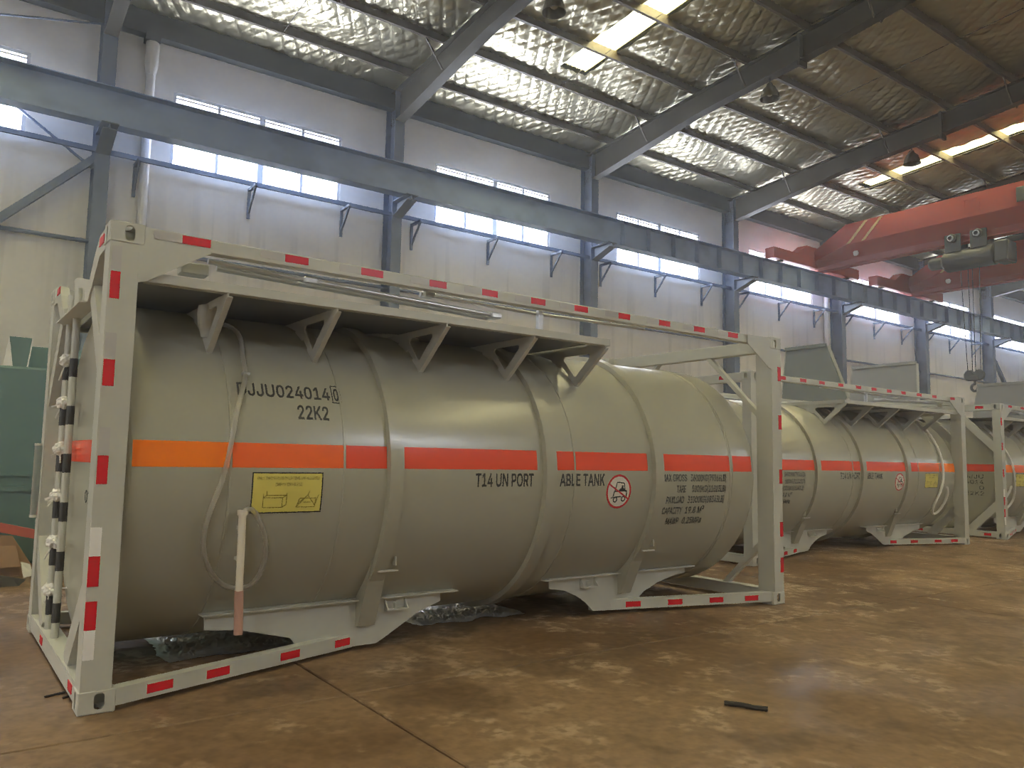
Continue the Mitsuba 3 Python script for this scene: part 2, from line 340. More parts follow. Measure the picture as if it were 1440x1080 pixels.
for i, y in enumerate([-2.5, -4.5, -6.5, -8.5, -10.5]):
    single('roof_purlin', extr(cz(y - 0.035, zp(y)), XL + 0.02, XR - 0.02, 'yz'), 'purlin_paint', f'dark steel roof purlin on the far slope, {ORD[i]} from the ridge', 'purlin')
for k in range(0, 5):
    x = X0 + BAY * k + 3.0
    single('sag_rod', tube([[x, 10.4, zp(10.4) + 0.03], [x + 0.02, 5, zp(5) + 0.03], [x, 0.0, zp(0) + 0.03]], 0.008, 6), 'purlin_paint', f'thin steel sag rod across the purlins in the {ORD[k]} roof bay from the left', 'rod')
single('eave_beam', rb(XL + 0.02, XR - 0.02, YW - 0.22, YW - 0.004, 9.42, 9.98), 'eave_sheet', 'long dark steel eave beam running along the top of the window wall', 'beam')

# crane runway beam
t = thing('crane_runway_beam', 'long blue-grey crane runway beam crossing in front of the wall windows', 'beam')
BX0, BX1 = XL + 0.5, XR - 0.3
put(t + '__web', bx(BX0, BX1, YB - 0.006, YB + 0.006, 7.15, 7.79), 'steel_blue_glare')
put(t + '__top_flange', bx(BX0, BX1, YB - 0.19, YB + 0.19, 7.79, 7.81), 'steel_blue_glare')
put(t + '__bottom_flange', bx(BX0, BX1, YB - 0.15, YB + 0.15, 7.13, 7.15), 'steel_blue_glare')
put(t + '__rail', rb(BX0, BX1, YB - 0.03, YB + 0.03, 7.81, 7.88, 0.01), 'dark_steel')
st = mikit.ply(bx(-0.005, 0.005, YB - 0.145, YB - 0.006, 7.15, 7.79), 'steel_blue_glare')
for i in range(int(BX1 - BX0 - 1)):
    x = X0 + 0.5 + i + 0.0 - 6
    if 13 < x < 44: put(t + '__stiffener', st, None, tf=T4().translate([x, 0, 0]))

# wall rail on brackets under the windows
single('cable_rail', cat(bx(XL + 0.1, XR - 0.1, YW - 0.265, YW - 0.215, 6.86, 6.95)), 'column_blue', 'long grey steel rail fixed on brackets just below the wall windows', 'rail')
single('wall_pipe', tube([[XL + 0.1, YW - 0.12, 5.2], [XR - 0.1, YW - 0.12, 5.2]], 0.04, 8), 'column_blue', 'thin horizontal pipe along the plaster wall below the brackets', 'pipe')
for k in range(0, 6):
    for j, dx in enumerate((0.62, 2.8, 4.85)):
        x = X0 + BAY * k + dx
        b = thing('wall_bracket', f'steel wall bracket, {ORD[j]} of three in the bay right of the {ORD[k]} column', 'bracket')
        put(b + '__post', bx(x - 0.03, x + 0.03, YW - 0.04, YW - 0.002, 6.22, 6.86), 'column_blue')
        put(b + '__arm', bx(x - 0.03, x + 0.03, YW - 0.48, YW - 0.04, 6.80, 6.855), 'column_blue')
        put(b + '__strut', bar([x, YW - 0.03, 6.34], [x, YW - 0.44, 6.80], 0.04, 0.04), 'column_blue')
# bracing in the left bay and in the far bay
def brace(a, b, w, label): single('wall_brace', bar(a, b, w, w), 'column_blue', label, 'brace')
brace([1.2, YW - 0.25, 6.72], [-2.6, YW - 0.25, 2.85], 0.13, 'diagonal steel brace meeting the column left of the near container')
brace([1.2, YW - 0.2, 6.55], [-0.9, YW - 0.2, 7.95], 0.04, 'thin diagonal rod below the runway beam at the left edge')
brace([1.2, YW - 0.25, 9.33], [-3.5, YW - 0.25, 8.2], 0.03, 'thin rod above the runway beam at the upper left corner')
brace([X0 + 36.1, YW - 0.25, 6.6], [X0 + 39.3, YW - 0.25, 3.4], 0.14, 'diagonal steel brace on the wall at the far right behind the hook')
# downpipes
def downpipe(x, label):
    d = thing('downpipe', label, 'pipe')
    put(d + '__pipe', tube([[x, YW - 0.12, 0.05], [x, YW - 0.12, 8.75]], 0.085, 14), 'pvc_white', 30)
    put(d + '__collar', lathe([(0, 8.66), (0.087, 8.66), (0.11, 8.76), (0.125, 8.86), (0.125, 9.3), (0, 9.3)], 16).apply_translation([x, YW - 0.14, 0]), 'pvc_white', 30)
    put(d + '__outlet', bx(x - 0.15, x + 0.12, YW - 0.26, YW - 0.02, 9.3, 9.45), 'eave_sheet')
downpipe(2.08, 'white plastic downpipe beside the leftmost visible column')
downpipe(24.75, 'pale downpipe beside the column left of the crane girder end')

# pendant lamps under the rafters
for k, lab in ((1, 'dark bell-shaped pendant lamp cut by the top edge of the photograph'), (2, 'dark bell-shaped pendant lamp hanging under the middle rafter'), (3, 'dark bell-shaped pendant lamp hanging in front of the far skylight')):
    x = X0 + BAY * k; y = 5.4; zt = 9.62; zo = 0 if k > 1 else -0.22
    l = thing('pendant_lamp', lab, 'lamp')
    put(l + '__shade', lathe([(0.02, 0.36), (0.06, 0.35), (0.07, 0.30), (0.10, 0.27), (0.155, 0.20), (0.19, 0.10), (0.21, 0.0), (0.20, 0.0), (0.18, 0.10), (0.145, 0.19), (0.02, 0.26)], 28).apply_translation([x, y, 9.22 + zo]), 'lamp_metal', 40)
    put(l + '__bulb', trimesh.creation.icosphere(3, 0.07).apply_translation([x, y, 9.36 + zo]), 'pvc_white', True)
    put(l + '__hanger', tube([[x, y, 9.57 + zo], [x, y, 9.70]], 0.012, 8), 'dark_steel')

# ------------------------------------------------------------------ cranes
def crane(xg, label, hoist):
    c = thing('bridge_crane', label, 'crane')
    prof = Polygon([(-0.30, 9.12), (0.30, 9.12), (0.30, 8.45), (0.09, 8.02), (0.075, 7.86), (0.15, 7.83), (0.15, 7.80), (-0.15, 7.80), (-0.15, 7.83), (-0.075, 7.86), (-0.09, 8.02), (-0.30, 8.45)])
    m = trimesh.creation.extrude_polygon(prof, 1.0, engine='earcut'); v = np.array(m.vertices)
    segs = []
    sec = [(-11.8, 0.55), (-10.4, 0.98), (9.2, 1.0), (10.34, 0.52)]
    ring = np.array(prof.exterior.coords)[:-1]
    vs, fs = [], []
    for y, s in sec: vs += [[xg + a, y, 7.8 + (b - 7.8) * s] for a, b in ring]
    q = len(ring)
    for i in range(len(sec) - 1):
        for j in range(q):
            k = (j + 1) % q; fs += [[i * q + j, i * q + k, (i + 1) * q + k], [i * q + j, (i + 1) * q + k, (i + 1) * q + j]]
    caps = trimesh.creation.triangulate_polygon(prof, engine='earcut')
    from scipy.spatial import cKDTree
    idx = cKDTree(ring).query(np.array(caps[0]))[1]
    for a in caps[1]: fs += [list(idx[a]), list((len(sec) - 1) * q + idx[a][::-1])]
    g = trimesh.Trimesh(vs, fs, process=False); g.fix_normals()
    put(c + '__girder', g, 'crane_red')
    e = put(c + '__end_carriage', cat(rb(xg - 2.45, xg + 2.45, YB - 0.17, YB + 0.17, 7.93, 8.28, 0.01), hull([[xg + dx, YB + s * 0.17, z] for s in (-1, 1) for dx, z in ((-1.2, 8.27), (1.2, 8.27), (-0.7, 8.62), (0.7, 8.62))])), 'crane_red')
    for dx in (-1.9, 1.9):
        put(c + '__end_carriage__wheel', lathe([(0, -0.06), (0.17, -0.06), (0.17, -0.035), (0.13, -0.03), (0.13, 0.03), (0.17, 0.035), (0.17, 0.06), (0, 0.06)], 20, 'y').apply_translation([xg + dx, YB, 8.055]), 'dark_steel')
    for i, y in enumerate((8.45, 7.95)):
        put(c + '__warning_stripe', hull([[xg - 0.30 - d, y + a + b * 0.11, z] for d in (0.0, 0.012) for a, z in ((0.0, 9.10), (0.62, 8.47)) for b in (0, 1)]), 'warning_yellow')
    put(c + '__lamp_disc', lathe([(0, -0.02), (0.09, -0.02), (0.09, 0.02), (0, 0.02)], 16, 'x').apply_translation([xg - 0.17, 8.95, 8.15]), 'pvc_white')
    put(c + '__name_plate', cat(bx(xg - 0.312, xg - 0.30, 5.55, 5.60, 8.6, 9.0), bx(xg - 0.312, xg - 0.30, 5.15, 5.20, 8.6, 9.0), bx(xg - 0.312, xg - 0.30, 5.15, 5.60, 8.95, 9.0)), 'crane_red')
    put(c + '__junction_box', rb(xg - 0.36, xg - 0.30, 3.85, 4.2, 8.55, 8.95, 0.01), 'hoist_grey')
crane(22.8, 'red overhead bridge crane girder nearest the camera, carrying the hoist', True)
crane(28.9, 'red overhead bridge crane girder behind the hoist, farther away', False)
XG, YH = 22.8, 5.6
h = thing('electric_hoist', 'dark electric rope hoist slung under the nearer red crane girder', 'hoist')
put(h + '__drum_housing', lathe([(0, -0.75), (0.24, -0.75), (0.30, -0.68), (0.30, 0.62), (0.22, 0.70), (0, 0.70)], 28, 'y').apply_translation([XG, YH, 7.32]), 'hoist_grey', 40)
put(h + '__motor', lathe([(0, 0.70), (0.17, 0.70), (0.18, 0.76), (0.18, 1.08), (0.12, 1.15), (0, 1.15)], 20, 'y').apply_translation([XG, YH - 0.02, 7.34]), 'hoist_grey', 40)
put(h + '__gearbox', rb(XG - 0.3, XG + 0.3, YH - 1.12, YH - 0.75, 7.02, 7.62, 0.04), 'hoist_grey')
for dy in (-0.35, 0.35):
    put(h + '__trolley_plate', cat(bx(XG - 0.24, XG - 0.21, YH + dy - 0.22, YH + dy + 0.22, 7.55, 8.06), bx(XG + 0.21, XG + 0.24, YH + dy - 0.22, YH + dy + 0.22, 7.55, 8.06), bx(XG - 0.24, XG + 0.24, YH + dy - 0.05, YH + dy + 0.05, 7.56, 7.64)), 'hoist_grey')
    for s in (-1, 1):
        put(h + '__trolley_wheel', lathe([(0, -0.04), (0.10, -0.04), (0.135, -0.02), (0.135, 0.03), (0, 0.03)], 20, 'x').apply_translation([XG + s * 0.29, YH + dy, 7.93]), 'dark_steel', 40)
        put(h + '__trolley_wheel__hub', lathe([(0.06, -0.05), (0.085, -0.05), (0.085, 0.05), (0.06, 0.05)], 16, 'x').apply_translation([XG - 0.335 if s < 0 else XG + 0.335, YH + dy, 7.93]), 'galvanised')
ZH = 4.0
for dy in (-0.17, -0.04, 0.04, 0.17):
    put(h + '__rope', tube([[XG, YH + dy * 1.5, 7.1], [XG, YH + dy, ZH]], 0.009, 6), 'dark_steel')
hb = h + '__hook_block'
put(hb, cat(lathe([(0, -0.05), (0.13, -0.05), (0.16, 0), (0.13, 0.05), (0, 0.05)], 22, 'x').apply_translation([XG, YH - 0.13, ZH - 0.05]), lathe([(0, -0.05), (0.13, -0.05), (0.16, 0), (0.13, 0.05), (0, 0.05)], 22, 'x').apply_translation([XG, YH + 0.13, ZH - 0.05]),
             rb(XG - 0.07, XG + 0.07, YH - 0.12, YH + 0.12, ZH - 0.20, ZH - 0.06, 0.02)), 'hoist_grey')
a = np.radians(np.linspace(100, -190, 30))
put(hb + '__hook', cat(tube([[XG, YH + 0.09 * math.cos(q), ZH - 0.40 + 0.10 * math.sin(q)] for q in a], 0.035, 10), tube([[XG, YH, ZH - 0.18], [XG, YH - 0.01, ZH - 0.31]], 0.03, 8)), 'hoist_grey', 40)

# ------------------------------------------------------------------ tank containers (local axes: x along, y across, z up)
L, W, H, ZC, R = 6.058, 2.438, 2.591, 1.218, 1.10
YC = W / 2
HEAD = [(0.0, 0.115), (0.30, 0.122), (0.60, 0.142), (0.82, 0.168), (0.94, 0.195), (1.02, 0.228), (1.065, 0.262), (1.09, 0.305), (1.10, 0.35)]
HEADL = [(0.0, 0.10), (0.30, 0.104), (0.60, 0.114), (0.85, 0.128), (1.0, 0.146), (1.05, 0.160), (1.085, 0.183), (1.10, 0.21)]
def head_x(r): return float(np.interp(r, [q[0] for q in HEADL], [q[1] for q in HEADL]))
def wrap(mesh, r0=0.0015, size=0.05):
    """(x, arc, height) -> front of the vessel, arc measured up from the vessel's axis height"""
    v, f = trimesh.remesh.subdivide_to_size(np.array(mesh.vertices), np.array(mesh.faces), size, max_iter=12)
    a = v[:, 1] / R; r = R + r0 + v[:, 2]
    return trimesh.Trimesh(np.stack([v[:, 0], YC - r * np.cos(a), ZC + r * np.sin(a)], 1), f, process=False)
def arc(z): return R * math.asin((z - ZC) / R)
def text(s, x0, x1, zbase, h, slant=0.0):
    m = meshkit.text_mesh(s, h, 0.0006, bold=h > 0.03); v = np.array(m.vertices)
    v[:, 0] = x0 + (v[:, 0] - v[:, 0].min()) * (x1 - x0) / (np.ptp(v[:, 0])) + slant * v[:, 1]; v[:, 1] += arc(zbase)
    return trimesh.Trimesh(v, m.faces, process=False)
def flat(poly, d=0.0006): return extr(poly, 0, d, 'xy')
def patch(x0, x1, s0, s1, d=0.0012):
    nx, ny = max(1, int((x1 - x0) / 0.25)), max(2, int((s1 - s0) / 0.03)); ms = []
    xs, ss = np.linspace(x0, x1, nx + 1), np.linspace(s0, s1, ny + 1)
    v = [[x, YC - (R + d) * math.cos(s / R), ZC + (R + d) * math.sin(s / R)] for x in xs for s in ss]; f = []
    for i in range(nx):
        for j in range(ny):
            o = i * (ny + 1) + j; f += [[o, o + ny + 1, o + ny + 2], [o, o + ny + 2, o + 1]]
    return trimesh.Trimesh(v, f, process=False)
def ring_mesh(x0, x1, r0, r1, n=120): return lathe([(r0, x0), (r1, x0 + 0.004), (r1, x1 - 0.004), (r0, x1)], n, 'x').apply_translation([0, YC, ZC])
MIR = np.diag([-1, 1, 1, 1.0]); MIR[0, 3] = L
MIY = np.diag([1, -1, 1, 1.0]); MIY[1, 3] = W
def mirx(m): m = m.copy(); m.apply_transform(MIR); return m
def miry(m): m = m.copy(); m.apply_transform(MIY); return m
ROT = trimesh.transformations.rotation_matrix(math.pi, [0, 0, 1], [L / 2, W / 2, 0])

# geometry shared by the three containers; entries: (part name, mesh, bsdf, smooth)
def casting():
    c = rb(0, 0.178, 0, 0.162, 0, 0.118, 0.006)
    m = m3.Manifold(m3.Mesh(np.array(c.vertices, np.float32), np.array(c.faces, np.uint32)))
    def man(t): return m3.Manifold(m3.Mesh(np.array(t.vertices, np.float32), np.array(t.faces, np.uint32)))
    m = m - man(bx(0.016, 0.162, 0.016, 0.146, 0.016, 0.102))
    oval = Point(0, 0.017).buffer(0.026, 8).union(Point(0, -0.017).buffer(0.026, 8)).convex_hull
    from shapely import affinity
    m = m - man(extr(affinity.translate(oval, 0.10, 0.062), -0.1, 0.05)) - man(extr(affinity.translate(oval, 0.085, 0.062), -0.1, 0.05, 'yz'))
    o2 = affinity.rotate(oval, 0)
    m = m - man(extr(affinity.translate(affinity.scale(o2, 1.15, 1.3), 0.09, 0.08), -0.05, 0.3, 'xy'))
    return tm(m)
BASE = []
def add(name, mesh, bsdf, smooth=False): BASE.append((name, mesh, bsdf, smooth))
# vessel
prof = [(max(r, 0.0), x) for r, x in HEADL] + [(1.10, x) for x in np.linspace(0.21, L - 0.35, 9)[1:-1]] + [(r, L - x) for r, x in HEAD[::-1]]
add('vessel', lathe(prof, 144, 'x').apply_translation([0, YC, ZC]), 'tank_paint', 60)
for x in (1.775, 3.118, 4.332): add('vessel__stiffening_ring', ring_mesh(x, x + 0.112, 1.095, 1.142), 'tank_paint', 30)
for x in (0.742, 1.468, 3.445, 5.395, 5.425): add('vessel__seam_strap', ring_mesh(x - 0.01, x + 0.01, 1.098, 1.1055), 'tank_paint', 30)
# corner castings
cc = casting()
for m in (cc, mirx(cc)):
    for q in (m, miry(m)):
        add('corner_casting', q, 'frame_paint'); 
        t_ = q.copy(); t_.apply_transform(np.diag([1, 1, -1, 1.0])); t_.apply_translation([0, 0, H]); add('corner_casting', t_, 'frame_paint')
# posts, end beams, braces
for fx in (lambda m: m, mirx):
    for fy in (lambda m: m, miry):
        add('corner_post', fx(fy(cat(rb(0.006, 0.155, 0.004, 0.012, 0.116, H - 0.116, 0.002), rb(0.006, 0.016, 0.012, 0.15, 0.116, H - 0.116, 0.002), rb(0.145, 0.155, 0.012, 0.19, 0.116, H - 0.116, 0.002), rb(0.016, 0.145, 0.14, 0.15, 0.116, H - 0.116, 0.002)))), 'frame_paint')
        add('top_gusset', fx(fy(extr(Polygon([(0.178, H - 0.012), (0.53, H - 0.016), (0.53, 2.49), (0.454, 2.443), (0.2, 2.28), (0.15, 2.265), (0.15, H - 0.13)]), 0.003, 0.013))), 'frame_paint')
        add('end_brace' if fx is mirx else '!end_brace', fx(fy(cat(bar([0.05, 0.86, 2.47], [0.05, 0.10, 1.70], 0.06, 0.14 if fx is not mirx else 0.045)))), 'frame_paint')
        add('end_brace', fx(fy(cat(bar([0.05, 0.66, 0.12], [0.05, 0.11, 0.66], 0.06, 0.14 if fx is not mirx else 0.05)))), 'frame_paint')
    add('end_top_beam' if fx is mirx else '!end_top_beam', fx(rb(0.008, 0.10, 0.16, W - 0.16, 2.455, 2.58, 0.006)), 'frame_paint')
    add('end_bottom_beam', fx(cat(rb(0.008, 0.10, 0.16, W - 0.16, 0.02, 0.125, 0.006), bx(0.008, 0.12, 0.16, W - 0.16, 0.125, 0.133))), 'frame_paint')
for fy in (lambda m: m, miry):
    add('top_side_rail', fy(rb(0.178, L - 0.178, 0.02, 0.085, 2.495, 2.578, 0.006)), 'frame_paint')
    add('bottom_side_rail', fy(bar([0.165, 0.035, 0.073], [1.74, 0.545, 0.073], 0.075, 0.088)), 'frame_paint')
    add('bottom_side_rail', fy(bar([4.08, 0.62, 0.076], [5.89, 0.06, 0.076], 0.075, 0.088)), 'frame_paint')
    left = Polygon([(0.745, 0.345), (0.75, 0.256), (0.968, 0.232), (1.30, 0.145), (1.37, 0.06), (1.60, 0.035), (1.93, 0.035), (2.0, 0.07), (2.278, 0.223), (2.453, 0.279), (2.453, 0.345)])
    q = [(3.535, 0.345), (3.535, 0.272), (3.70, 0.245), (3.845, 0.185), (3.95, 0.12), (4.03, 0.045), (4.2, 0.035), (4.50, 0.05), (4.66, 0.16), (4.85, 0.23), (5.05, 0.272), (5.22, 0.290), (5.22, 0.345)]
    for i, (pl, xs, lg, sl) in enumerate(((left, (0.72, 2.58), 1.831, 2.07), (Polygon(q), (3.45, 5.31), 4.388, 3.96))):
        yp = 0.50 if i == 0 else 0.53
        s = 'saddle' if i == 0 else 'saddle_001'
        s = ('saddle', 'saddle_001')[i] if fy(YC * 0 + np.eye(1) if False else cc) is cc else ('saddle_002', 'saddle_003')[i]
        add('=' + s, fy(extr(pl, yp, yp + 0.012)), 'frame_paint')
        add('=' + s + '__flange', fy(bx(xs[0], xs[1], yp - 0.05, yp + 0.06, 0.345, 0.355)), 'frame_paint')
        add('=' + s + '__ring_leg', fy(hull([[lg + a, y, z] for a in (-0.065, 0.065) for y, z in ((0.27, 0.66), (0.31, 0.70), (yp - 0.035, 0.17), (yp + 0.005, 0.17), (yp + 0.005, 0.36))])), 'tank_paint')
        add('=' + s + '__leg_clip', fy(cat(bx(lg - 0.02, lg + 0.13, 0.262, 0.30, 0.56, 0.572), bx(lg + 0.10, lg + 0.112, 0.255, 0.30, 0.60, 0.66))), 'frame_paint')
        add('=' + s + '__lashing_lug', fy(cat(bx(sl - 0.085, sl + 0.085, yp - 0.05, yp, 0.255, 0.265), *[extr(Polygon([(yp - 0.06, 0.265), (yp, 0.265), (yp, 0.335)]), sl + a, sl + a + 0.01, 'yz') for a in (-0.085, 0.075)], bx(sl - 0.012, sl + 0.002, yp - 0.03, yp, 0.265, 0.31))), 'frame_paint')
# walkway deck with brackets
add('=walkway', cat(bx(0.2, 3.72, 0.045, W - 0.045, 2.322, 2.334)), 'deck_steel')
for fy in (lambda m: m, miry):
    add('walkway__edge_channel', fy(cat(bx(0.2, 3.735, 0.038, 0.046, 2.285, 2.338), bx(0.2, 3.735, 0.046, 0.10, 2.283, 2.290))), 'frame_paint')
    out = Polygon([(0.045, 2.285), (0.045, 2.262), (0.415, 1.965), (0.47, 1.96), (0.6, 2.05), (1.05, 2.285)]).difference(Point(YC, ZC).buffer(R - 0.004, 64))
    hole = Polygon([(0.175, 2.245), (0.62, 2.245), (0.425, 2.035)]).buffer(-0.03).buffer(0.022)
    slot1 = Polygon([(0.515, 2.075), (0.545, 2.062), (0.62, 2.125), (0.60, 2.15)]).buffer(0.006)
    slot2 = Polygon([(0.74, 2.215), (0.76, 2.195), (0.90, 2.253), (0.90, 2.268)]).buffer(0.006)
    pl = out.difference(unary_union([hole, slot1, slot2]))
    for x in (0.652, 1.341, 2.168, 2.958, 3.706):
        add('walkway__support_bracket', fy(cat(extr(pl, x - 0.006, x + 0.006, 'yz'), hull([[x + d, y, z] for d in (-0.006, 0.03) for y, z in ((0.045, 2.262), (0.415, 1.965), (0.049, 2.268), (0.419, 1.971))]))), 'frame_paint')
    add('folding_handrail', fy(cat(tube([[0.55, 0.13, 2.475], [1.18, 0.13, 2.452], [2.66, 0.13, 2.412]], 0.017, 10), tube([[0.62, 0.20, 2.455], [2.62, 0.20, 2.40]], 0.017, 10), tube([[2.0, 0.14, 2.49], [3.05, 0.14, 2.478], [4.25, 0.14, 2.50]], 0.013, 10))), 'galvanised', 40)
    for x, z in ((1.18, 2.452), (2.06, 2.49), (2.64, 2.41)):
        add('folding_handrail__clamp', fy(rb(x - 0.045, x + 0.045, 0.10, 0.19, z - 0.022, z + 0.022, 0.008)), 'galvanised')
    add('rail_post', fy(rb(3.03, 3.075, 0.09, 0.13, 2.334, 2.50, 0.004)), 'galvanised')
    add('deck_box', fy(rb(0.42, 0.58, 0.20, 0.30, 2.40, 2.47, 0.006)), 'frame_paint')
add('walkway__end_channel', bx(3.736, 3.748, 0.04, W - 0.04, 2.283, 2.338), 'frame_paint')
add('manhole', lathe([(0, 0.30), (0.22, 0.285), (0.27, 0.26), (0.28, 0.2), (0.28, 0.0)], 36).apply_translation([2.3, YC, 2.10]), 'frame_paint', 40)
# reflective tapes
def tape(nm, m, red=True): add(nm, m, 'tape_red' if red is True else 'tape_dull' if red is False else 'tape_white')
for xa, xb in ((0.37, 0.526), (0.974, 1.124), (1.484, 1.644), (2.0, 2.14), (2.442, 2.583), (2.895, 3.035), (3.332, 3.477), (3.818, 3.955), (4.307, 4.45), (4.764, 4.915), (5.249, 5.397)):
    y = -0.0005 if xa < 0.5 else 0.018
    tape('red_tape', bx(xa, xb, y, y + 0.003, 2.522, 2.570)); tape('red_tape', miry(bx(xa, xb, y, y + 0.003, 2.522, 2.570)))
    tape('silver_tape', bx(xa - 0.15, xa, y, y + 0.003, 2.522, 2.570), False)
a_, b_ = np.array([0.165, 0.035]), np.array([1.74, 0.545]); u_ = (b_ - a_) / np.linalg.norm(b_ - a_); n_ = np.array([u_[1], -u_[0]])
c_, d_ = np.array([4.08, 0.62]), np.array([5.89, 0.06]); v_ = (d_ - c_) / np.linalg.norm(d_ - c_); m_ = np.array([v_[1], -v_[0]])
for o, u, nn, ts in ((a_, u_, n_, (0.17, 0.53, 1.05, 1.50)), (c_, v_, m_, (0.33, 0.76, 1.20, 1.59))):
    for t in ts:
        for fy in (lambda m: m, miry): tape('red_tape', fy(hull([[*(o + u * (t + e) + nn * q), z] for e in (0, 0.15) for q in (0.036, 0.040) for z in (0.050, 0.098)])))
tape('red_tape', bx(0.018, 0.066, 0.001, 0.0045, 2.162, 2.31)); tape('silver_tape', bx(0.018, 0.066, 0.001, 0.0045, 2.31, 2.45), False)
tape('red_tape', bx(0.013, 0.068, 0.001, 0.0045, 1.69, 1.832)); tape('silver_tape', bx(0.013, 0.068, 0.001, 0.0045, 1.832, 1.975), False)
tape('red_tape', bx(0.016, 0.068, 0.001, 0.0045, 1.172, 1.322)); tape('silver_tape', bx(0.016, 0.068, 0.001, 0.0045, 1.322, 1.47), False)
tape('white_tape', bx(0.006, 0.060, 0.001, 0.0045, 0.80, 0.948), None); tape('red_tape', bx(0.006, 0.060, 0.001, 0.0045, 0.645, 0.80))
tape('red_tape', bx(0.006, 0.060, 0.001, 0.0045, 0.425, 0.57)); tape('white_tape', bx(0.008, 0.060, 0.001, 0.0045, 0.275, 0.425), None)
for z in (2.16, 1.68, 1.15, 0.64, 0.30): tape('red_tape', mirx(bx(0.010, 0.060, 0.001, 0.0045, z, z + 0.14)))
for xf in (lambda m: m, mirx):
    for ya in (0.3, 1.9): add('red_tape' if xf is mirx else '!red_tape', xf(bx(0.004, 0.0082, ya, ya + 0.15, 2.50, 2.55)), 'tape_red')
    for ya in (0.25, 1.55): tape('red_tape', xf(bx(0.004, 0.0082, ya, ya + 0.13, 0.05, 0.10)))
# stripe
SZ = (arc(1.263), arc(1.411))
def stripes(front):
    segs = [(0.205, 0.742, 'stripe_lit_orange'), (0.742, 1.468, 'stripe_lit_mid'), (1.468, 1.772, 'stripe_red'), (1.895, 3.06, 'stripe_red'), (3.234, 4.275, 'stripe_red'), (4.45, 5.393, 'stripe_red'), (5.43, 5.72, 'stripe_red')]  # left segments carry a painted light shift; the stripe itself is red
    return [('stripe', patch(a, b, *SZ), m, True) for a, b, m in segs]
def head_strip(z0, z1, d=0.002):
    ys = np.linspace(0.2, W - 0.2, 40); v, f = [], []
    for y in ys:
        for z in (z0, z1): v.append([head_x(math.hypot(y - YC, z - ZC)) - d, y, z])
    for i in range(39): f += [[2 * i, 2 * i + 1, 2 * i + 3], [2 * i, 2 * i + 3, 2 * i + 2]]
    return trimesh.Trimesh(v, f, process=False)
def head_text(s, ya, yb, zb, h):
    m = meshkit.text_mesh(s, h, 0.0006); v = np.array(m.vertices); v[:, 0] = (v[:, 0] - v[:, 0].min()) / np.ptp(v[:, 0])
    y = yb - (yb - ya) * v[:, 0]; z = zb + v[:, 1]
    return trimesh.Trimesh(np.stack([[head_x(math.hypot(q - YC, w - ZC)) - 0.003 - e for q, w, e in zip(y, z, v[:, 2])], y, z], 1), m.faces, process=False)
